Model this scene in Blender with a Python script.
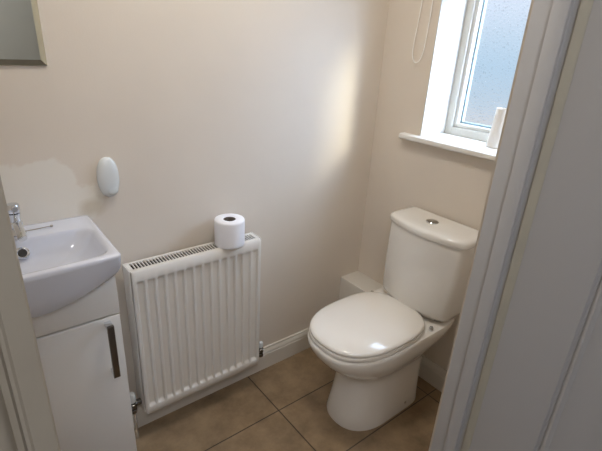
import bpy, bmesh, math, random
from mathutils import Vector, Matrix
PI = math.pi
S = bpy.context.scene
C = S.collection
for _o in list(bpy.data.objects):
    bpy.data.objects.remove(_o, do_unlink=True)
random.seed(4)

# ------------------------------------------------------------------ camera
cam = bpy.data.objects.new('camera', bpy.data.cameras.new('camera'))
C.objects.link(cam)
CAM = Vector((-1.5287, -1.3717, 1.4289))
Fv = Vector((.58541581, .7128237, -.38622624))
Rv = Vector((.78556621, -.61651566, .05285994))
Uv = Vector((.20043471, .33435133, .92088822))
M4 = Matrix((( Rv.x, Uv.x, -Fv.x, CAM.x), (Rv.y, Uv.y, -Fv.y, CAM.y), (Rv.z, Uv.z, -Fv.z, CAM.z), (0, 0, 0, 1)))
cam.matrix_world = M4
cam.data.sensor_fit = 'HORIZONTAL'
cam.data.sensor_width = 36
cam.data.lens = 438.31 / 602 * 36
cam.data.clip_start = .02
S.camera = cam

# ------------------------------------------------------------------ world, sun, lamps, exposure
S.view_settings.view_transform = 'Standard'
S.view_settings.look = 'None'
S.view_settings.gamma = 1
S.view_settings.use_curve_mapping = False
S.view_settings.exposure = 0.0
S.cycles.use_denoising = True
S.cycles.max_bounces = 14
S.cycles.diffuse_bounces = 8
S.cycles.transparent_max_bounces = 16

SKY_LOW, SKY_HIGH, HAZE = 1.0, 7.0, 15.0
SUN_DIR = (.466, -.788, .403)
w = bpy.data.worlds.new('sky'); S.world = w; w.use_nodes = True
wt = w.node_tree; wt.nodes.clear()
def wn(t): return wt.nodes.new(t)
wo = wn('ShaderNodeOutputWorld'); wb = wn('ShaderNodeBackground')
tc = wn('ShaderNodeTexCoord'); sx = wn('ShaderNodeSeparateXYZ'); rmp = wn('ShaderNodeValToRGB')
mp = wn('ShaderNodeMapRange'); mp.inputs[1].default_value = -.35; mp.inputs[2].default_value = .5
wt.links.new(tc.outputs['Generated'], sx.inputs[0]); wt.links.new(sx.outputs[2], mp.inputs[0])
wt.links.new(mp.outputs[0], rmp.inputs[0]); wt.links.new(rmp.outputs[0], wb.inputs[0]); wt.links.new(wb.outputs[0], wo.inputs[0])
cr = rmp.color_ramp
cr.elements[0].position = 0; cr.elements[0].color = (.62, .56, .50, 1)
cr.elements[1].position = 1; cr.elements[1].color = (.70, .82, 1.0, 1)
for ps, c in ((.25, (.66, .62, .58)), (.29, (.50, .57, .62)), (.38, (.42, .57, .68)), (.45, (.54, .65, .74)), (.53, (.74, .78, .86)), (.7, (.82, .88, 1.0))):
    e = cr.elements.new(ps); e.color = (*c, 1)
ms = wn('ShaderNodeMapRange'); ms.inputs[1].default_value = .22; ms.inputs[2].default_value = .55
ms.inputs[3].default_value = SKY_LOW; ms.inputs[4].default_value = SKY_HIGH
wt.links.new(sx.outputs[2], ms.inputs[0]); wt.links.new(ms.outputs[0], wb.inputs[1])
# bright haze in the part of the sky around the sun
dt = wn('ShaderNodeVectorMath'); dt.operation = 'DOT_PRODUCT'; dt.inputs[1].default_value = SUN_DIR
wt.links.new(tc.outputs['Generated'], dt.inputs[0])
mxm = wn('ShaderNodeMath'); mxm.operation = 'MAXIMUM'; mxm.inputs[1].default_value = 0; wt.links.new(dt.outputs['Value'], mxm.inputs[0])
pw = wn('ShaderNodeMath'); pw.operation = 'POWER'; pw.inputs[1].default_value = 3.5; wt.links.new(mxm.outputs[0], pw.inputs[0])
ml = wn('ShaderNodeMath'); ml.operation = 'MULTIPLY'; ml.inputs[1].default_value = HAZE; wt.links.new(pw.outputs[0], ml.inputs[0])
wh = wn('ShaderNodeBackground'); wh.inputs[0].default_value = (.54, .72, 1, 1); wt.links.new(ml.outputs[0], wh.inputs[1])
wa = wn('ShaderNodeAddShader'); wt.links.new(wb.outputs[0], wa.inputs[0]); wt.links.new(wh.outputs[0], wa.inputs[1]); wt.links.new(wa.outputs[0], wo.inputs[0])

def lamp(name, typ, loc, energy, color, **kw):
    l = bpy.data.lights.new(name, typ); l.energy = energy; l.color = color
    for k, v in kw.items(): setattr(l, k, v)
    o = bpy.data.objects.new(name, l); C.objects.link(o); o.location = loc
    return o
# the low sun outside the window; its rays travel toward -x, +y and down
sun = lamp('sun', 'SUN', (3, -4, 3), 5.6, (1, .86, .58), angle=math.radians(10))
sun.rotation_euler = Vector((-.509, .861, -.44)).to_track_quat('-Z', 'Y').to_euler()
# ------------------------------------------------------------------ materials
def mat(name, col, rough=.5, metal=0., var=None, vscale=20, bump=0., bscale=200, coat=0., spec=.5, emit=None):
    m = bpy.data.materials.new(name); m.use_nodes = True
    nt = m.node_tree; b = nt.nodes['Principled BSDF']
    b.inputs['Base Color'].default_value = (*col, 1)
    b.inputs['Roughness'].default_value = rough; b.inputs['Metallic'].default_value = metal
    b.inputs['Specular IOR Level'].default_value = spec
    if coat: b.inputs['Coat Weight'].default_value = coat; b.inputs['Coat Roughness'].default_value = .05
    t = nt.nodes.new('ShaderNodeTexCoord')
    if var:
        n = nt.nodes.new('ShaderNodeTexNoise'); n.inputs['Scale'].default_value = vscale; n.inputs['Detail'].default_value = 5
        nt.links.new(t.outputs['Object'], n.inputs['Vector'])
        r = nt.nodes.new('ShaderNodeValToRGB'); r.color_ramp.elements[0].position = .35; r.color_ramp.elements[1].position = .68
        r.color_ramp.elements[0].color = (*col, 1); r.color_ramp.elements[1].color = (*var, 1)
        nt.links.new(n.outputs['Fac'], r.inputs[0]); nt.links.new(r.outputs[0], b.inputs['Base Color'])
    if bump:
        n2 = nt.nodes.new('ShaderNodeTexNoise'); n2.inputs['Scale'].default_value = bscale; n2.inputs['Detail'].default_value = 3
        nt.links.new(t.outputs['Object'], n2.inputs['Vector'])
        bp = nt.nodes.new('ShaderNodeBump'); bp.inputs['Strength'].default_value = bump; bp.inputs['Distance'].default_value = .002
        nt.links.new(n2.outputs['Fac'], bp.inputs['Height']); nt.links.new(bp.outputs[0], b.inputs['Normal'])
    if emit:
        b.inputs['Emission Color'].default_value = (*emit[0], 1); b.inputs['Emission Strength'].default_value = emit[1]
    return m

WALL = (.695, .63, .55)
m_wall = mat('wall_paint', WALL, .75, var=(.675, .612, .535), vscale=4, bump=.12, bscale=160, spec=.25)
m_white = mat('white_gloss_paint', (.74, .73, .70), .32, bump=.03, bscale=40)
m_trimw = mat('skirting_paint', (.66, .63, .575), .4, bump=.03, bscale=60)
m_reveal = mat('reveal_paint', (.58, .575, .55), .55, bump=.05)
m_upvc = mat('white_upvc', (.64, .635, .60), .3)
m_ceram = mat('ceramic', (.80, .785, .75), .10, coat=.5)
m_seat = mat('toilet_seat_plastic', (.83, .81, .77), .10, coat=.6)
m_basin = mat('basin_ceramic', (.64, .67, .76), .12, coat=.4)
m_rad = mat('radiator_enamel', (.72, .70, .66), .35)
m_gap = mat('dark_recess', (.03, .028, .026), .8)
m_chrome = mat('chrome', (.72, .75, .79), .10, 1.)
m_brush = mat('brushed_metal', (.42, .39, .35), .28, 1.)
m_cab = mat('cabinet_lacquer', (.70, .69, .67), .3)
m_paper = mat('tissue_paper', (.84, .85, .90), .9, bump=.3, bscale=300)
m_core = mat('cardboard', (.16, .13, .11), .9)
m_plast = mat('white_plastic', (.66, .70, .72), .25)
m_cord = mat('cord_plastic', (.90, .89, .85), .5)
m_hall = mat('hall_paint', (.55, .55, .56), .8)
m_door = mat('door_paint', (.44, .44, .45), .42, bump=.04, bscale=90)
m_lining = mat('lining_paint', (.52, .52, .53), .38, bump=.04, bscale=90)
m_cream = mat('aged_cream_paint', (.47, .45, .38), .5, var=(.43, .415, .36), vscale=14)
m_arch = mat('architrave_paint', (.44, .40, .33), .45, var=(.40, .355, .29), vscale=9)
m_carpet = mat('hall_carpet', (.30, .26, .22), .95, bump=.5, bscale=500)
m_blind = mat('blind_fabric', (.80, .78, .74), .9, bump=.2, bscale=600)
m_ceil = mat('ceiling_paint', (.80, .79, .76), .85)
m_ground = mat('garden_paving', (.20, .18, .16), .9, var=(.16, .15, .14), vscale=2)
m_glow = mat('fill_lamp_glass', (.9, .88, .84), .3, emit=((1, .93, .82), 2.2))  # glowing shade of the added fill lamps
m_pot = mat('vase_glaze', (.80, .79, .77), .35)

# tiles
m_tile = bpy.data.materials.new('brown_floor_tiles'); m_tile.use_nodes = True
nt = m_tile.node_tree; b = nt.nodes['Principled BSDF']; N = nt.nodes.new
tcd = N('ShaderNodeTexCoord'); mpn = N('ShaderNodeMapping'); br = N('ShaderNodeTexBrick')
mpn.inputs['Location'].default_value = (.6818 + .60 * 6, .5745 + .311 * 8, 0)
nt.links.new(tcd.outputs['Object'], mpn.inputs[0]); nt.links.new(mpn.outputs[0], br.inputs['Vector'])
br.offset = 0; br.squash = 1
br.inputs['Scale'].default_value = 1; br.inputs['Mortar Size'].default_value = .0028; br.inputs['Mortar Smooth'].default_value = .35
br.inputs['Brick Width'].default_value = .60; br.inputs['Row Height'].default_value = .311; br.inputs['Bias'].default_value = -.1
br.inputs['Color1'].default_value = (.255, .188, .120, 1); br.inputs['Color2'].default_value = (.24, .176, .112, 1)
br.inputs['Mortar'].default_value = (.06, .045, .033, 1)
n1 = N('ShaderNodeTexNoise'); n1.inputs['Scale'].default_value = 9; n1.inputs['Detail'].default_value = 8; n1.inputs['Roughness'].default_value = .65
nt.links.new(tcd.outputs['Object'], n1.inputs['Vector'])
rp = N('ShaderNodeValToRGB'); rp.color_ramp.elements[0].position = .3; rp.color_ramp.elements[1].position = .72
rp.color_ramp.elements[0].color = (.70, .66, .60, 1); rp.color_ramp.elements[1].color = (1.42, 1.38, 1.30, 1)
nt.links.new(n1.outputs['Fac'], rp.inputs[0])
mx = N('ShaderNodeMix'); mx.data_type = 'RGBA'; mx.blend_type = 'MULTIPLY'; mx.inputs[0].default_value = 1
nt.links.new(br.outputs['Color'], mx.inputs[6]); nt.links.new(rp.outputs[0], mx.inputs[7]); nt.links.new(mx.outputs[2], b.inputs['Base Color'])
b.inputs['Roughness'].default_value = .42
bpn = N('ShaderNodeBump'); bpn.invert = True; bpn.inputs['Strength'].default_value = .6; bpn.inputs['Distance'].default_value = .003
nt.links.new(br.outputs['Fac'], bpn.inputs['Height']); nt.links.new(bpn.outputs[0], b.inputs['Normal'])

# back wall: the same paint with a pale touched-up patch and a faint stain above the basin
m_wallA = m_wall.copy(); m_wallA.name = 'wall_paint_with_patch'
nt = m_wallA.node_tree; b = nt.nodes['Principled BSDF']; N = nt.nodes.new
base = b.inputs['Base Color'].links[0].from_socket
tcd = N('ShaderNodeTexCoord'); sep = N('ShaderNodeSeparateXYZ'); nz = N('ShaderNodeTexNoise'); nz.inputs['Scale'].default_value = 9; nz.inputs['Detail'].default_value = 4
nt.links.new(tcd.outputs['Object'], sep.inputs[0]); nt.links.new(tcd.outputs['Object'], nz.inputs['Vector'])
def mth(op, a, bb=None, cl=False):
    n = N('ShaderNodeMath'); n.operation = op; n.use_clamp = cl
    for i, v in enumerate((a, bb)):
        if v is None: continue
        if isinstance(v, (int, float)): n.inputs[i].default_value = v
        else: nt.links.new(v, n.inputs[i])
    return n.outputs[0]
def blob(cx, cz, rx, rz, wob, soft):
    dx = mth('DIVIDE', mth('SUBTRACT', sep.outputs[0], cx), rx); dz = mth('DIVIDE', mth('SUBTRACT', sep.outputs[2], cz), rz)
    d = mth('SQRT', mth('ADD', mth('POWER', mth('ABSOLUTE', dx), 3.), mth('POWER', mth('ABSOLUTE', dz), 3.)))
    d = mth('ADD', d, mth('MULTIPLY', mth('SUBTRACT', nz.outputs['Fac'], .5), wob))
    return mth('DIVIDE', mth('SUBTRACT', 1., d), soft, True)
def over(colsock, fac, col, strength):
    m = N('ShaderNodeMix'); m.data_type = 'RGBA'
    nt.links.new(mth('MULTIPLY', fac, strength), m.inputs[0]); nt.links.new(colsock, m.inputs[6]); m.inputs[7].default_value = (*col, 1)
    return m.outputs[2]
c = over(base, blob(-1.36, .965, .145, .115, 2.0, .12), (.78, .76, .70), .65)
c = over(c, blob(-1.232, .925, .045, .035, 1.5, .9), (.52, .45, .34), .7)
nt.links.new(c, b.inputs['Base Color'])

# obscure glass
m_glass = bpy.data.materials.new('obscure_glass'); m_glass.use_nodes = True
nt = m_glass.node_tree; nt.nodes.clear(); N = nt.nodes.new
out = N('ShaderNodeOutputMaterial'); rf = N('ShaderNodeBsdfRefraction'); tr = N('ShaderNodeBsdfTransparent'); gl = N('ShaderNodeBsdfGlossy'); tl = N('ShaderNodeBsdfTranslucent')
rf.inputs['Color'].default_value = (.92, .96, 1, 1); rf.inputs['Roughness'].default_value = .12; rf.inputs['IOR'].default_value = 1.08
tr.inputs['Color'].default_value = (.9, .95, 1, 1); gl.inputs['Roughness'].default_value = .2
tl.inputs['Color'].default_value = (.85, .9, 1, 1)
tcd = N('ShaderNodeTexCoord'); vn = N('ShaderNodeTexVoronoi'); vn.inputs['Scale'].default_value = 110
nzz = N('ShaderNodeTexNoise'); nzz.inputs['Scale'].default_value = 70; nzz.inputs['Detail'].default_value = 4
nt.links.new(tcd.outputs['Object'], vn.inputs['Vector']); nt.links.new(tcd.outputs['Object'], nzz.inputs['Vector'])
ad = N('ShaderNodeMath'); nt.links.new(vn.outputs['Distance'], ad.inputs[0]); nt.links.new(nzz.outputs['Fac'], ad.inputs[1])
bm_ = N('ShaderNodeBump'); bm_.inputs['Strength'].default_value = 1; bm_.inputs['Distance'].default_value = .004
nt.links.new(ad.outputs[0], bm_.inputs['Height']); nt.links.new(bm_.outputs[0], rf.inputs['Normal']); nt.links.new(bm_.outputs[0], gl.inputs['Normal'])
gr = N('ShaderNodeValToRGB'); gr.color_ramp.elements[0].position = .35; gr.color_ramp.elements[1].position = 1.1 - .25
gr.color_ramp.elements[0].color = (.55, .58, .64, 1); gr.color_ramp.elements[1].color = (1, 1, 1, 1)
nt.links.new(ad.outputs[0], gr.inputs[0]); nt.links.new(gr.outputs[0], rf.inputs['Color'])
m1 = N('ShaderNodeMixShader'); m1.inputs[0].default_value = .5; nt.links.new(rf.outputs[0], m1.inputs[1]); nt.links.new(tr.outputs[0], m1.inputs[2])
m2 = N('ShaderNodeMixShader'); m2.inputs[0].default_value = .03; nt.links.new(m1.outputs[0], m2.inputs[1]); nt.links.new(tl.outputs[0], m2.inputs[2])
m3 = N('ShaderNodeMixShader'); m3.inputs[0].default_value = .05; nt.links.new(m2.outputs[0], m3.inputs[1]); nt.links.new(gl.outputs[0], m3.inputs[2])
nt.links.new(m3.outputs[0], out.inputs[0])

m_mirror = mat('mirror_glass', (.84, .84, .72), .02, 1.)
m_mbevel = mat('mirror_bevel', (.62, .63, .54), .06, 1.)

# ------------------------------------------------------------------ mesh helpers
def link(name, bm, m, parent=None, kind=None, smooth=35, loc=None):
    bmesh.ops.recalc_face_normals(bm, faces=bm.faces)
    me = bpy.data.meshes.new(name)
    bm.to_mesh(me); bm.free()
    for mm in (m if isinstance(m, (list, tuple)) else [m]): me.materials.append(mm)
    if smooth:
        for p in me.polygons: p.use_smooth = True
        me.set_sharp_from_angle(angle=math.radians(smooth))
    o = bpy.data.objects.new(name, me); C.objects.link(o)
    if parent is not None:
        o.parent = parent; o.matrix_parent_inverse = Matrix.Translation(-parent.location)
    if kind: o['kind'] = kind
    return o
def box(bm, x0, x1, y0, y1, z0, z1, bev=0., seg=2, mi=0):
    r = bmesh.ops.create_cube(bm, size=1)
    vs = r['verts']
    for v in vs:
        v.co = Vector(((x0 + x1) / 2 + v.co.x * (x1 - x0), (y0 + y1) / 2 + v.co.y * (y1 - y0), (z0 + z1) / 2 + v.co.z * (z1 - z0)))
    fs = list({f for v in vs for f in v.link_faces})
    for f in fs: f.material_index = mi
    if bev:
        es = list({e for v in vs for e in v.link_edges})
        bmesh.ops.bevel(bm, geom=es, offset=bev, segments=seg, affect='EDGES', profile=.5)
def bx(*a, **k):
    bm = bmesh.new(); box(bm, *a, **k); return bm
def loft(bm, rings, cap0=True, cap1=True, closed=True):
    vr = [[bm.verts.new(p) for p in r] for r in rings]
    n = len(vr[0])
    for a, b in zip(vr, vr[1:]):
        for i in range(n if closed else n - 1):
            j = (i + 1) % n
            try: bm.faces.new((a[i], a[j], b[j], b[i]))
            except ValueError: pass
    if cap0: bm.faces.new(vr[0][::-1])
    if cap1: bm.faces.new(vr[-1])
def lathe(bm, prof, cx, cy, n=40, axis='z', cz=0):
    rings = []
    for r, h in prof:
        ring = []
        for i in range(n):
            a = 2 * PI * i / n; c, s = r * math.cos(a), r * math.sin(a)
            if axis == 'z': ring.append((cx + c, cy + s, cz + h))
            elif axis == 'y': ring.append((cx + c, cy + h, cz + s))
            else: ring.append((cx + h, cy + c, cz + s))
        rings.append(ring)
    loft(bm, rings)
def tube(bm, pts, r, n=10):
    pts = [Vector(p) for p in pts]; rings = []; up = None
    for i, p in enumerate(pts):
        t = (pts[min(i + 1, len(pts) - 1)] - pts[max(i - 1, 0)]).normalized()
        if up is None:
            up = t.orthogonal().normalized()
        up = (up - t * up.dot(t)).normalized(); s = t.cross(up)
        rings.append([p + (up * math.cos(2 * PI * k / n) + s * math.sin(2 * PI * k / n)) * r for k in range(n)])
    loft(bm, rings)
def sweep(bm, prof, a, b_, ax):
    # prof: closed list of (outward, z); runs from a to b_ along axis ax ('x' wall at y=0, outward=-y; 'y' wall at x=0, outward=-x)
    rings = []
    for t in (a, b_):
        rings.append([(t, -o, z) if ax == 'x' else (-o, t, z) for o, z in prof])
    loft(bm, rings)
def empty(name, loc, label, cat, group=None):
    o = bpy.data.objects.new(name, None); C.objects.link(o); o.location = loc; o.empty_display_size = .05
    o['label'] = label; o['category'] = cat
    if group: o['group'] = group
    return o
def tag(o, label, cat, group=None):
    o['label'] = label; o['category'] = cat
    if group: o['group'] = group
    return o
STR = 'structure'

# ------------------------------------------------------------------ room shell
XL, YC, ZC = -1.80, -.95, 2.40       # left wall face, doorway wall inner face, ceiling
YO = -1.032                           # doorway wall outer face
DL, DR = -1.5085, -.72                 # lining faces
link('floor', bx(XL, 0, YC - .05, 0, -.05, 0), m_tile, kind=STR, smooth=0)
link('floor', bx(-3.2, .05, -2.45, YC - .05, -.05, 0), m_carpet, kind=STR, smooth=0)
link('ceiling', bx(-3.2, .236, -2.45, .1, ZC, ZC + .05), m_ceil, kind=STR, smooth=0)
link('wall_back', bx(XL - .1, .0, 0, .1, 0, ZC), m_wallA, kind=STR, smooth=0)
link('wall_left', bx(XL - .1, XL, YC, 0, 0, ZC), m_wall, kind=STR, smooth=0)
# window wall with its opening
WY0, WY1, WZ0, WZ1, TW = -.93, -.2543, 1.073, 1.80, .236
bm = bmesh.new()
box(bm, 0, TW, -1.05, WY0, 0, ZC); box(bm, 0, TW, WY1, .1, 0, ZC)
box(bm, 0, TW, WY0, WY1, 0, WZ0); box(bm, 0, TW, WY0, WY1, WZ1, ZC)
link('wall_right', bm, m_wall, kind=STR, smooth=0)
# white painted plaster inside the window recess
bm = bmesh.new()
box(bm, -.0005, .165, WY1 - .004, WY1, WZ0, WZ1)
box(bm, -.0005, .165, WY0, WY0 + .004, WZ0, WZ1)
box(bm, -.0005, .165, WY0, WY1, WZ1 - .004, WZ1)
link('trim_1', bm, m_reveal, kind=STR, smooth=0)
# doorway wall
bm = bmesh.new()
box(bm, XL - .1, DL - .02, YO, YC, 0, ZC); box(bm, DR + .02, .1, YO, YC, 0, ZC); box(bm, DL - .02, DR + .02, YO, YC, 2.02, ZC)
link('wall_front', bm, m_wall, kind=STR, smooth=0)
# hall
link('wall_hall_end', bx(0, .05, -2.45, YO - .018, 0, ZC), m_hall, kind=STR, smooth=0)
link('wall_hall_back', bx(-3.2, .05, -2.45, -2.40, 0, ZC), m_hall, kind=STR, smooth=0)
link('wall_hall_front', bx(-3.2, XL - .1, YO, YC, 0, ZC), m_hall, kind=STR, smooth=0)
link('wall_hall_left', bx(-3.25, -3.2, -2.45, YC, 0, ZC), m_hall, kind=STR, smooth=0)
link('ground', bx(TW + .02, 5.5, -9, 9, -.7, -.6), m_ground, kind=STR, smooth=0)

# skirting
SK = .1116
prof = [(0, 0), (.018, 0), (.018, .078), (.0155, .083), (.0175, .087), (.0165, .094), (.012, .101), (.0095, .105), (.0095, SK), (0, SK)]
bm = bmesh.new(); sweep(bm, prof, XL, -.13, 'x'); link('baseboard_back', bm, m_trimw, kind=STR, smooth=25)
bm = bmesh.new(); sweep(bm, prof, YC, -.31, 'y'); link('baseboard_right', bm, m_trimw, kind=STR, smooth=25)

# door lining
bm = bmesh.new()
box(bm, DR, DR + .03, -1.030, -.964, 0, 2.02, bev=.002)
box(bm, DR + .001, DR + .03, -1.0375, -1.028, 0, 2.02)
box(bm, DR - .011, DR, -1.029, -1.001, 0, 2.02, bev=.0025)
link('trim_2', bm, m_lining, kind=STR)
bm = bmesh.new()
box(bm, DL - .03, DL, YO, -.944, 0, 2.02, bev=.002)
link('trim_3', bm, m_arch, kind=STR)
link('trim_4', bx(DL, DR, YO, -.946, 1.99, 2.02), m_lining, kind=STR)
# left architrave on the hall side: stepped and rounded profile running up the wall
ya = YO
pr = [(0, 0), (0, .011), (-.0015, .013), (-.017, .014), (-.019, .016), (-.0215, .016), (-.0235, .006), (-.028, .0045),
      (-.030, .012), (-.034, .0165), (-.040, .018), (-.046, .0165), (-.050, .012), (-.056, .010), (-.057, 0)]
bm = bmesh.new()
loft(bm, [[(DL - .001 + dx, ya - d, z) for dx, d in pr] for z in (0, 2.07)])
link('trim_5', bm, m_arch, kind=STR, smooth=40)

# the open door, leaf pointing into the hall: face with a vertical bead groove
FX = -.724
def leaf(y0, y1):
    bm = bmesh.new()
    # plan profile (x, y) of the leaf face toward the camera
    g = -1.187
    P = [(FX, y1 - .012), (FX, g + .007), (FX + .005, g + .004), (FX + .006, g), (FX - .001, g - .005), (FX - .003, g - .009), (FX - .002, g - .013), (FX, g - .016),
         (FX, y0), (FX + .036, y0), (FX + .036, y1 - .0), (FX + .004, y1)]
    P2 = P[:-1] + [(FX + .004, y1)]
    loft(bm, [[(x, y, z) for x, y in P2] for z in (.008, 1.99)])
    return bm
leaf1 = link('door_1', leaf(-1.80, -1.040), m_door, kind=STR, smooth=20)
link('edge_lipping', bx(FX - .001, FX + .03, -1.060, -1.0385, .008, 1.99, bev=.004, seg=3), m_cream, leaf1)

# ------------------------------------------------------------------ window
bm = bmesh.new()
X0 = .165; X1 = .235
f = .034
def frame(bm, x0, x1, y0, y1, z0, z1, f, bev):
    box(bm, x0, x1, y0, y0 + f, z0, z1, bev=bev); box(bm, x0, x1, y1 - f, y1, z0, z1, bev=bev)
    box(bm, x0, x1, y0 + f, y1 - f, z0, z0 + f, bev=bev); box(bm, x0, x1, y0 + f, y1 - f, z1 - f, z1, bev=bev)
frame(bm, X0, X1, WY0, WY1, WZ0 + .021, WZ1, f, .003)
win = link('window_1', bm, m_upvc, kind=STR)
bm = bmesh.new()
frame(bm, X0 + .010, X1 - .005, WY0 + f, WY1 - f, WZ0 + .021 + f, WZ1 - f, .016, .004)
link('glazing_bead', bm, m_upvc, win)
gy0, gy1, gz0, gz1 = WY0 + f + .015, WY1 - f - .015, WZ0 + .021 + f + .015, WZ1 - f - .015
bm = bmesh.new(); frame(bm, X0 + .034, X0 + .046, gy0 - .002, gy1 + .002, gz0 - .002, gz1 + .002, .010, 0)
link('spacer_bar', bm, mat('spacer_metal', (.30, .40, .42), .4, .3), win)
m_clear = bpy.data.materials.new('clear_glass'); m_clear.use_nodes = True
nt = m_clear.node_tree; nt.nodes.clear()
_o = nt.nodes.new('ShaderNodeOutputMaterial'); _t = nt.nodes.new('ShaderNodeBsdfTransparent'); _t.inputs[0].default_value = (.94, .97, 1, 1)
nt.links.new(_t.outputs[0], _o.inputs[0])
pane = link('pane', bx(X0 + .029, X0 + .033, gy0, gy1, gz0, gz1), [m_clear, m_glass], win, smooth=0)
for p_ in pane.data.polygons:
    if p_.normal.x < -.5: p_.material_index = 1
# sill board with a rounded nose
bm = bmesh.new()
pr = [(-.165, WZ0 + .022), (.028, WZ0 + .022), (.034, WZ0 + .019), (.037, WZ0 + .012), (.036, WZ0 + .004), (.031, WZ0), (0, WZ0), (0, WZ0), (-.165, WZ0)]
pr2 = [(-.165, WZ0 + .022), (.028, WZ0 + .022), (.034, WZ0 + .019), (.037, WZ0 + .012), (.036, WZ0 + .004), (.031, WZ0), (-.165, WZ0)]
loft(bm, [[(-o, y, z) for o, z in pr2] for y in (WY0 + .0005, WY1 - .0005)])
n2 = [(0.0005, WZ0 + .022)] + pr2[1:6] + [(0.0005, WZ0)]
loft(bm, [[(-o, y, z) for o, z in n2] for y in (WY1 - .0005, -.173)])
loft(bm, [[(-o, y, z) for o, z in n2] for y in (-.946, WY0 + .0005)])
link('trim_6', bm, m_white, kind=STR, smooth=40)
# pipe boxing along the window wall, in the corner
link('trim_7', bx(-.122, 0, -.245, 0, 0, .343, bev=.002), m_trimw, kind=STR)

# ------------------------------------------------------------------ radiator
RX0, RX1, RZ0, RZ1 = -1.172, -.6725, .126, .725
rad = empty('radiator', ((RX0 + RX1) / 2, -.06, RZ0), 'white ribbed panel radiator with slotted top grille mounted low on the beige wall', 'radiator')
def ss(a, b, t):
    t = max(0, min(1, (t - a) / (b - a))); return t * t * (3 - 2 * t)
nch = 14; pitch = (RX1 - RX0 - .026) / nch
def rdepth(x, z):
    u = x - RX0 - .013
    e = 0
    if 0 < u < nch * pitch:
        t = (u % pitch) / pitch
        e = ss(.08, .23, t) * (1 - ss(.77, .92, t))
    v = ss(RZ0 + .030, RZ0 + .046, z) * (1 - ss(RZ1 - .052, RZ1 - .036, z))
    return .0095 * e * v
xs = [RX0 + .004, RX0 + .009]
for c in range(nch):
    for t in (0, .08, .12, .16, .19, .23, .5, .77, .81, .84, .88, .92): xs.append(RX0 + .013 + (c + t) * pitch)
xs += [RX1 - .013, RX1 - .009, RX1 - .004]
zs = [RZ0, RZ0 + .004] + [RZ0 + .030 + k * .003 for k in range(7)] + [RZ0 + .1 + k * .1 for k in range(4)] + [RZ1 - .055 + k * .0032 for k in range(7)] + [RZ1 - .005, RZ1 - .001]
bm = bmesh.new()
YF = -.100
grid = [[bm.verts.new((x, YF + rdepth(x, z) + (.004 if (x < RX0 + .006 or x > RX1 - .006) else 0) + (.004 if (j in (0, len(zs) - 1)) else 0), z)) for x in xs] for j, z in enumerate(zs)]
for j in range(len(zs) - 1):
    for i in range(len(xs) - 1):
        bm.faces.new((grid[j][i], grid[j][i + 1], grid[j + 1][i + 1], grid[j + 1][i]))
link('front_panel', bm, m_rad, rad, smooth=50)
link('back_panel', bx(RX0 + .006, RX1 - .006, -.088, -.030, RZ0 + .004, RZ1 - .012), m_rad, rad)
# top grille
bm = bmesh.new()
box(bm, RX0 + .003, RX1 - .003, -.095, -.079, RZ1 - .005, RZ1, bev=.0015)
box(bm, RX0 + .003, RX1 - .003, -.036, -.024, RZ1 - .005, RZ1, bev=.0015)
ns = 44; L = RX1 - RX0 - .030
for i in range(ns + 1):
    x = RX0 + .015 + L * i / ns
    box(bm, x - .0017, x + .0017, -.079, -.036, RZ1 - .004, RZ1 - .0005)
box(bm, RX0 + .003, RX0 + .0135, -.079, -.036, RZ1 - .005, RZ1); box(bm, RX1 - .0135, RX1 - .003, -.079, -.036, RZ1 - .005, RZ1)
link('top_grille', bm, m_rad, rad)
link('grille_shadow_box', bx(RX0 + .012, RX1 - .012, -.080, -.035, RZ1 - .0115, RZ1 - .008), m_gap, rad, smooth=0)
for x0, x1 in ((RX0 - .001, RX0 + .002), (RX1 - .002, RX1 + .001)):
    link('side_panel', bx(x0, x1, -.093, -.022, RZ0 + .012, RZ1 + .001, bev=.001), m_rad, rad)
for x in (RX0 + .10, RX1 - .10):
    link('wall_bracket', bx(x - .015, x + .015, -.031, -.0, RZ0 + .08, RZ1 - .08), m_rad, rad)
# valves
m_dark = mat('tarnished_chrome', (.22, .21, .20), .25, 1.)
def valve(x, s, cap):
    bm = bmesh.new()
    lathe(bm, [(.0095, -.012), (.012, -.010), (.012, .010), (.0095, .012)], x, -.060, 20, 'x', .168)
    lathe(bm, [(.010, 0), (.013, .002), (.013, .020), (.008, .023), (.008, .030)], x + s * .018, -.060, 20, 'z', .150)
    lathe(bm, [(.0115, 0), (.0135, .002), (.0135, .016), (.0115, .018)], x + s * .018, -.060, 6, 'z', .128)
    v = link('valve', bm, m_dark, rad)
    bm = bmesh.new(); lathe(bm, cap, x + s * .018, -.060, 24, 'z', .178); link('valve_cap', bm, m_plast, v)
    bm = bmesh.new(); tube(bm, [(x + s * .018, -.060, .142), (x + s * .018, -.060, .128), (x + s * .018, -.045, .124), (x + s * .018, .0, .124)] if s > 0 else [(x + s * .018, -.060, .135), (x + s * .018, -.060, .0)], .0075, 12); link('pipe', bm, m_trimw if s > 0 else m_chrome, v)
valve(RX1 + .012, 1, [(.010, 0), (.012, .004), (.011, .022), (.008, .026)])
valve(RX0 - .012, -1, [(.010, 0), (.013, .004), (.013, .026), (.011, .038), (.008, .041)])

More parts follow.
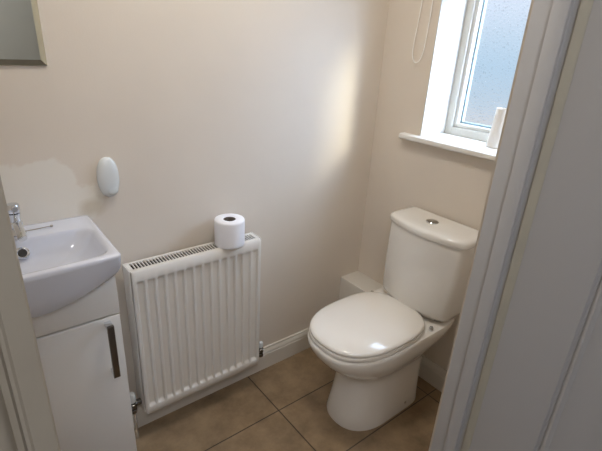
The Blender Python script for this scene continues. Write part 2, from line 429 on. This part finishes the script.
# ------------------------------------------------------------------ toilet roll
RXC, RYC, RZB = -.797, -.071, RZ1
roll = empty('toilet_roll', (RXC, RYC, RZB), 'white toilet paper roll standing upright on the radiator top grille', 'toilet roll')
bm = bmesh.new()
pr = [(.0225, .001), (.052, 0), (.0545, .002), (.0550, .010), (.0550, .090), (.0543, .097), (.052, .0995), (.030, .1), (.0225, .0985), (.0225, .05)]
rings = [[(RXC + r * math.cos(a) * (1 + .006 * math.sin(3 * a)), RYC + r * math.sin(a), RZB + h) for a in [2 * PI * i / 48 for i in range(48)]] for r, h in pr]
rings.append(rings[0])
loft(bm, rings[:-1], cap0=False, cap1=False); bmesh.ops.remove_doubles(bm, verts=bm.verts, dist=1e-6)
link('paper', bm, m_paper, roll, smooth=50)
bm = bmesh.new()
lathe(bm, [(.0222, .001), (.0224, .0975), (.0214, .0975), (.0212, .004)], RXC, RYC, 32, 'z', RZB)
link('cardboard_core', bm, m_core, roll)

# ------------------------------------------------------------------ adhesive hook
HX, HZ = -1.178, 1.016
hook = empty('wall_hook', (HX, 0, HZ), 'white oval plastic hook stuck on the wall to the right above the basin', 'hook')
bm = bmesh.new(); rings = []
for k, (s, d) in enumerate(((1, 0), (1, .006), (.97, .011), (.90, .015), (.75, .0185), (.5, .021), (.25, .022))):
    rings.append([(HX + .0315 * s * math.copysign(abs(math.cos(a)) ** .88, math.cos(a)), -d, HZ + .062 * s * math.copysign(abs(math.sin(a)) ** .88, math.sin(a))) for a in [2 * PI * i / 48 for i in range(48)]])
loft(bm, rings); link('oval_plate', bm, m_plast, hook, smooth=50)
bm = bmesh.new(); rings = []
for s, d in ((.95, .010), (1, .012), (.97, .0165), (.8, .0195), (.5, .0208)):
    rings.append([(HX + .005 + .018 * s * math.cos(a), -d, HZ - .037 + .018 * s * math.sin(a)) for a in [2 * PI * i / 32 for i in range(32)]])
loft(bm, rings); link('hook_tip', bm, m_plast, hook, smooth=50)

# ------------------------------------------------------------------ mirror
mir = empty('wall_mirror', (-1.47, 0, 1.336), 'wall mirror with a thin angled edge hanging high above the wash basin', 'mirror')
MX0, MX1, MZ0, MZ1 = -1.645, -1.2947, 1.3362, 1.93
link('mirror_glass', bx(MX0 + .014, MX1 - .014, -.0095, -.006, MZ0 + .014, MZ1 - .014), m_mirror, mir, smooth=0)
bm = bmesh.new()
o_ = [(MX0, MZ0), (MX1, MZ0), (MX1, MZ1), (MX0, MZ1)]; i_ = [(MX0 + .014, MZ0 + .014), (MX1 - .014, MZ0 + .014), (MX1 - .014, MZ1 - .014), (MX0 + .014, MZ1 - .014)]
loft(bm, [[(x, 0, z) for x, z in o_], [(x, -.0055, z) for x, z in o_], [(x, -.0095, z) for x, z in i_]], cap0=True, cap1=False)
link('bevelled_edge', bm, m_mbevel, mir, smooth=0)

# ------------------------------------------------------------------ basin
BX0, BX1, BY, BZ = -1.640, -1.249, -.322, .908
BC = (BX0 + BX1) / 2; NB = 96
basin = empty('wash_basin', (BC, -.15, .80), 'small white ceramic wash basin on the vanity cabinet in the left corner', 'basin')
def rrect(x0, x1, y0, y1, rad_, bow):
    pts = []; q = NB // 4; cx = (x0 + x1) / 2; hx = (x1 - x0) / 2; na = 8; nl = q - na
    crn = [((x1 - rad_, y1 - rad_), 0), ((x0 + rad_, y1 - rad_), 90), ((x0 + rad_, y0 + rad_), 180), ((x1 - rad_, y0 + rad_), 270)]
    for k in range(4):
        (ax, ay), a0 = crn[k]; (bx_, by_), a1 = crn[(k + 1) % 4]
        for i in range(na):
            a = math.radians(a0 + 90 * i / (na - 1)); pts.append((ax + rad_ * math.cos(a), ay + rad_ * math.sin(a)))
        e = pts[-1]; a = math.radians(a1); g = (bx_ + rad_ * math.cos(a), by_ + rad_ * math.sin(a))
        for i in range(1, nl + 1):
            t = i / (nl + 1); pts.append((e[0] + (g[0] - e[0]) * t, e[1] + (g[1] - e[1]) * t))
    out_ = []
    for x, y in pts:
        t = (x - cx) / hx; k = max(0, (y1 - y) / (y1 - y0))
        out_.append((x, y - bow * (1 - t * t) * k))
    return out_
def botz(X):
    t = min(1, abs((X - BC) / ((BX1 - BX0) / 2)))
    return .784 + .066 * t ** 1.6
outer = rrect(BX0, BX1, BY, -.001, .012, .005)
def scale_ring(r, k, cx, cy): return [(cx + (x - cx) * k, cy + (y - cy) * k) for x, y in r]
bm = bmesh.new(); rings = []
under = rrect(BX0 + .045, BX1 - .045, -.262, -.03, .1, 0)
rings.append([(x, y, .785) for x, y in scale_ring(under, .6, BC, -.16)])
rings.append([(x, y, .81) for x, y in scale_ring(under, .9, BC, -.16)])
rings.append([(x, y, .852) for x, y in under])
inn = rrect(BX0 + .016, BX1 - .016, BY + .032, -.008, .012, .004)
rings.append([(x, y, .852) for x, y in inn])
def apr(x, y, k):   # apron drop only along the front
    f = ss(-.20, -.27, y) if False else ss(.20, .28, -y)
    return .856 * (1 - f) + botz(x) * f
rings.append([(x, y, apr(x, y, 0) + .002) for x, y in rrect(BX0 + .008, BX1 - .008, BY + .030, -.006, .012, .004)])
rings.append([(x, y, apr(x, y, 0)) for x, y in rrect(BX0 + .005, BX1 - .005, BY + .025, -.004, .012, .004)])
rings.append([(x, y, apr(x, y, 0) + .006) for x, y in rrect(BX0 + .003, BX1 - .003, BY + .019, -.002, .012, .005)])
for t in (.3, .6, .9):
    rr = rrect(BX0 + .002 * (1 - t) ** 1.5, BX1 - .002 * (1 - t) ** 1.5, BY + .016 * (1 - t) ** 1.3, -.001, .012, .005)
    rings.append([(x, y, apr(x, y, 0) * (1 - t) + (BZ - .004) * t) for x, y in rr])
rings.append([(x, y, BZ - .003) for x, y in outer])
rings.append([(x, y, BZ) for x, y in rrect(BX0 + .003, BX1 - .003, BY + .003, -.003, .012, .005)])
rings.append([(x, y, BZ) for x, y in rrect(BX0 + .012, BX1 - .012, BY + .016, -.012, .012, .005)])
inr = [(x, y) for x, y in rrect(BX0 + .014, BX1 - .014, BY + .021, -.092, .040, .004)]
rings.append([(x, y, BZ - .001) for x, y in inr])
bcx, bcy = BC, -.195
for k, d in ((.975, .003), (.95, .010), (.90, .026), (.82, .048), (.68, .068), (.48, .080), (.24, .085), (.10, .086)):
    rings.append([(x, y, BZ - d) for x, y in scale_ring(inr, k, bcx, bcy)])
loft(bm, rings)
link('bowl', bm, m_basin, basin, smooth=60)
# overflow ring on the back slope
ov = bmesh.new()
lathe(ov, [(.0165, 0), (.0165, -.003), (.013, -.0045), (.011, -.003), (.011, .002)], 0, 0, 28, 'y', 0)
def place(bm, loc, rx=0, rz=0):
    mtx = Matrix.Translation(loc) @ Matrix.Rotation(rz, 4, 'Z') @ Matrix.Rotation(rx, 4, 'X')
    bmesh.ops.transform(bm, matrix=mtx, verts=bm.verts)
OVL = Vector((-1.443, -.110, .872))
place(ov, OVL, -.55); ovo = link('overflow_ring', ov, m_chrome, basin)
oh = bmesh.new(); lathe(oh, [(.0109, 0), (.0109, -.0022)], 0, 0, 24, 'y', 0); place(oh, OVL, -.55); link('overflow_hole', oh, m_gap, ovo)
bm = bmesh.new(); lathe(bm, [(.022, 0), (.021, .003), (.012, .004), (.011, .001)], BC, bcy, 28, 'z', BZ - .086); link('waste', bm, m_chrome, basin)

# ------------------------------------------------------------------ tap
TX, TY = -1.440, -.058
tap = empty('basin_tap', (TX, TY, BZ), 'chrome mixer tap standing on the back ledge of the wash basin', 'tap')
bm = bmesh.new()
lathe(bm, [(.020, 0), (.020, .004), (.0165, .009), (.014, .014), (.0135, .022), (.016, .026), (.016, .034), (.013, .038), (.013, .052), (.015, .056), (.015, .060)], TX, TY, 32, 'z', BZ)
link('tap_body', bm, m_chrome, tap)
bm = bmesh.new()
lathe(bm, [(.012, .061), (.015, .063), (.0165, .068), (.0165, .082), (.014, .086), (.007, .088)], TX, TY, 32, 'z', BZ)
tube(bm, [(TX, TY - .010, BZ + .078), (TX, TY - .040, BZ + .088), (TX, TY - .070, BZ + .094)], .006, 12)
link('lever_handle', bm, m_chrome, tap)
bm = bmesh.new()
tube(bm, [(TX, TY - .010, BZ + .030), (TX, TY - .045, BZ + .040), (TX, TY - .085, BZ + .038), (TX, TY - .105, BZ + .026)], .011, 16)
link('spout', bm, m_chrome, tap)
bm = bmesh.new()
tube(bm, [(TX + .012, TY, BZ + .004), (TX + .045, TY, BZ + .0045), (TX + .078, TY + .001, BZ + .0055)], .0014, 8)
lathe(bm, [(.0015, 0), (.003, .002), (.003, .006), (.0015, .008)], TX + .078, TY + .001, 12, 'x', BZ + .0055)
link('thin_rod', bm, m_brush, tap)

# ------------------------------------------------------------------ vanity cabinet
CX0, CX1, CYF = -1.618, -1.262, -.268
cab = empty('vanity_cabinet', ((CX0 + CX1) / 2, -.13, 0), 'white vanity cabinet with one door and a square metal handle under the basin', 'cabinet')
bm = bmesh.new(); CT = .842
box(bm, CX0, CX0 + .016, CYF, -.019, 0, CT); box(bm, CX1 - .016, CX1, CYF, -.019, 0, CT)
box(bm, CX0 + .016, CX1 - .016, -.035, -.019, .06, CT); box(bm, CX0 + .016, CX1 - .016, CYF, -.035, .06, .076)
box(bm, CX0 + .016, CX1 - .016, CYF + .03, CYF + .046, 0, .06)
link('carcass', bm, m_cab, cab)
link('top_fascia', bx(CX0, CX1, CYF - .016, CYF, .7165, CT, bev=.0015), m_cab, cab)
dr = link('door', bx(CX0 + .001, CX1 - .001, CYF - .018, CYF - .0005, .06, .7115, bev=.002), m_cab, cab)
bm = bmesh.new()
hx = -1.298; yd = CYF - .018
box(bm, hx - .0085, hx + .0085, yd - .034, yd - .025, .533, .703, bev=.001)
hb = link('handle', bm, mat('dark_steel', (.17, .15, .13), .3, 1.), dr)
for z in (.540, .696): link('handle_foot', bx(hx - .0085, hx + .0085, yd - .025, yd + .0005, z - .006, z + .006, bev=.001), m_chrome, hb)

# ------------------------------------------------------------------ toilet
YT = -.440
wc = empty('toilet', (-.33, YT, 0), 'white close coupled toilet with closed lid standing against the window wall', 'toilet')
NT = 96
def egg(u0, u1, um, hw, n1, n2, z, yc=YT, hwr=None):
    r = []
    for i in range(NT):
        a = 2 * PI * i / NT; c, s = math.cos(a), math.sin(a)
        n = n1 if c > 0 else n2
        h = hw if (hwr is None or c > 0) else hwr + (hw - hwr) * (1 + c) ** 1.0
        ru = abs(c) ** (2 / n); rv = abs(s) ** (2 / n)
        u = um + (u1 - um) * ru if c > 0 else um - (um - u0) * ru
        r.append((-u, yc + h * math.copysign(rv, s), z))
    return r
bm = bmesh.new(); rings = []
#        z     u0   u1    um   hw    n1   n2   hwr
for z, u0, u1, um, hw, n1, n2, hwr in (
    (.000, .135, .527, .36, .127, 2.3, 12, .121),
    (.012, .135, .528, .36, .128, 2.3, 12, .121),
    (.060, .137, .515, .36, .122, 2.3, 12, .119),
    (.130, .140, .500, .36, .117, 2.3, 12, .117),
    (.190, .140, .492, .36, .115, 2.3, 12, .116),
    (.228, .140, .497, .36, .118, 2.3, 12, .117),
    (.255, .140, .517, .36, .127, 2.3, 10, .118),
    (.282, .135, .552, .36, .143, 2.3, 9, .122),
    (.310, .115, .587, .36, .158, 2.4, 8, .130),
    (.336, .070, .613, .36, .168, 2.4, 8, .142),
    (.362, .022, .632, .36, .175, 2.5, 9, .155),
    (.386, .018, .644, .36, .178, 2.5, 10, .163),
    (.404, .016, .647, .36, .179, 2.5, 10, .166),
    (.411, .018, .643, .36, .176, 2.5, 10, .164),
    (.413, .026, .633, .36, .168, 2.5, 10, .158)):
    rings.append(egg(u0, u1, um, hw, n1, n2, z, YT, hwr))
loft(bm, rings)
link('pan', bm, m_ceram, wc, smooth=50)
# screw cover on the side of the foot
bm = bmesh.new(); lathe(bm, [(.006, .0), (.006, -.0035), (.004, -.005)], -.235, YT - .1225, 16, 'y', .035)
link('fixing_screw', bm, m_brush, wc)
bm = bmesh.new(); rings = []
for z, k in ((.4145, .006), (.417, .001), (.424, 0), (.4295, .002), (.431, .007)):
    rings.append(egg(.195 + k, .642 - k, .38, .174 - k, 2.55, 3.2, z))
loft(bm, rings); link('seat', bm, m_seat, wc, smooth=50)
bm = bmesh.new(); rings = []
for z, k in ((.4325, .008), (.4325, .003), (.435, .0005), (.440, .0), (.4455, .003), (.4490, .008), (.4520, .016), (.4555, .028), (.4595, .045), (.4630, .065), (.4658, .090), (.4675, .120), (.468, .15)):
    rings.append(egg(.180 + k, .640 - k, .385, .173 - k, 2.5, 3.0, z))
loft(bm, rings); link('lid', bm, m_seat, wc, smooth=60)
for s in (-1, 1):
    bm = bmesh.new(); lathe(bm, [(.008, 0), (.009, .002), (.009, .012), (.007, .017)], -.205, YT + s * .158, 20, 'z', .4125)
    link('hinge', bm, m_chrome, wc)
# cistern body: bowed front, flat back, taper to the bottom
def cis(hw, d, z, ub=.012, bow=.045, yc=-.458):
    r = []; nf = 40
    for i in range(nf + 1):
        t = -1 + 2 * i / nf
        # rounded front corners
        e = max(0, (abs(t) - .90) / .10)
        u = ub + (d - ub) - bow * (t * t) - .016 * (1 - math.sqrt(max(0, 1 - e * e)))
        r.append((-u, yc + hw * t, z))
    for i in range(9):
        t = 1 - 2 * i / 8
        r.append((-ub, yc + hw * t, z))
    return r
bm = bmesh.new()
loft(bm, [cis(.148, .165, .413, yc=-.452), cis(.155, .180, .432, yc=-.452), cis(.157, .181, .434, yc=-.452), cis(.165, .192, .440, yc=-.452), cis(.168, .196, .455, yc=-.452), cis(.174, .196, .60, yc=-.455), cis(.178, .194, .735), cis(.179, .192, .762)])
link('cistern', bm, m_ceram, wc, smooth=50)
bm = bmesh.new()
loft(bm, [cis(.180, .192, .7635), cis(.183, .197, .765), cis(.1845, .199, .770), cis(.1845, .199, .783), cis(.182, .196, .789), cis(.175, .189, .7935), cis(.161, .176, .796), cis(.14, .15, .797)])
link('cistern_lid', bm, m_ceram, wc, smooth=50)
bm = bmesh.new(); lathe(bm, [(.025, 0), (.025, .003), (.023, .005), (.021, .0045), (.020, .002)], -.098, -.448, 32, 'z', .796)
fb = link('flush_button', bm, m_chrome, wc)
bm = bmesh.new()
lathe(bm, [(.0192, .002), (.0192, .0055), (.016, .007)], -.098, -.448, 32, 'z', .796); link('flush_push', bm, m_brush, fb)

# ------------------------------------------------------------------ pot on the sill
bm = bmesh.new(); px, py, pz = .105, -.530, WZ0 + .022
lathe(bm, [(.026, 0), (.0335, .001), (.0345, .006), (.0325, .03), (.0295, .07), (.0265, .120), (.0255, .143), (.0245, .145), (.0232, .143), (.0245, .11), (.029, .02), (.029, .008)], px, py, 40, 'z', pz)
tag(link('vase', bm, m_pot, smooth=50), 'white tapering pot standing on the window sill beside the frosted pane', 'vase')

# ------------------------------------------------------------------ roller blind with its cord loop
bl = empty('roller_blind', (-.04, -.55, 1.9), 'rolled-up white roller blind over the window with a hanging pull cord loop', 'blind')
bm = bmesh.new(); tube(bm, [(-.045, -.90, 2.16), (-.045, -.20, 2.16)], .026, 28); link('roller', bm, m_blind, bl)
for y in (-.198, -.912): link('bracket', bx(-.075, 0, y, y + .008, 2.12, 2.20, bev=.003), m_cord, bl)
bm = bmesh.new(); box(bm, -.024, -.0225, -.89, -.21, 1.98, 2.16); link('blind_cloth', bm, m_blind, bl)
bm = bmesh.new(); tube(bm, [(-.023, -.892, 1.978), (-.023, -.208, 1.978)], .008, 12); link('bottom_bar', bm, m_cord, bl)
pts = []
A_ = [(-.012, -.188, 2.15), (-.012, -.182, 1.85), (-.012, -.178, 1.60), (-.012, -.169, 1.50), (-.012, -.163, 1.43), (-.012, -.166, 1.397), (-.012, -.176, 1.379), (-.012, -.190, 1.374),
      (-.012, -.204, 1.383), (-.012, -.214, 1.405), (-.012, -.219, 1.44), (-.012, -.223, 1.52), (-.012, -.226, 1.60), (-.012, -.222, 1.85), (-.012, -.210, 2.15)]
cu = bpy.data.curves.new('pull_cord', 'CURVE'); cu.dimensions = '3D'; cu.bevel_depth = .002; cu.bevel_resolution = 3; cu.resolution_u = 8
sp = cu.splines.new('NURBS'); sp.points.add(len(A_) - 1)
for p_, q in zip(sp.points, A_): p_.co = (*q, 1)
sp.use_endpoint_u = True; sp.order_u = 4
cu.materials.append(m_cord)
tmp = bpy.data.objects.new('pull_cord', cu); C.objects.link(tmp)
dg = bpy.context.evaluated_depsgraph_get(); me = bpy.data.meshes.new_from_object(tmp.evaluated_get(dg)); bpy.data.objects.remove(tmp)
co = bpy.data.objects.new('pull_cord', me); C.objects.link(co); co.parent = bl; co.matrix_parent_inverse = Matrix.Translation(-bl.location)
if not me.materials: me.materials.append(m_cord)
for p_ in me.polygons: p_.use_smooth = True

# ------------------------------------------------------------------ added fill lamps, shaped as ceiling fixtures out of view
def dome(name, x, y, label, energy, col, r=.15):
    e = empty(name, (x, y, ZC), label, 'ceiling light')
    bm = bmesh.new(); lathe(bm, [(r * 1.05, 0), (r * 1.05, -.018), (r, -.022)], x, y, 40, 'z', ZC); link('fill_lamp_base', bm, m_white, e)
    bm = bmesh.new(); lathe(bm, [(r, -.020), (r * .97, -.045), (r * .8, -.072), (r * .5, -.088), (r * .15, -.094)], x, y, 40, 'z', ZC); link('fill_lamp_shade', bm, m_glow, e, smooth=60)
    l = lamp(name + '_bulb', 'AREA', (x, y, ZC - .10), energy, col, shape='DISK', size=r * 2)
    l.parent = e; l.matrix_parent_inverse = Matrix.Translation(-e.location)
    return e
dome('added_fill_light', -.85, -.50, 'added unseen round opal fill light above the middle of the small room', 8.2, (1, .945, .87))  # out of view, added to brighten the walls and fittings
dome('added_fill_light', -1.6, -1.85, 'added unseen round opal fill light in the hall outside the doorway', 10, (.97, .97, 1))  # out of view, added to light the hall and door frame
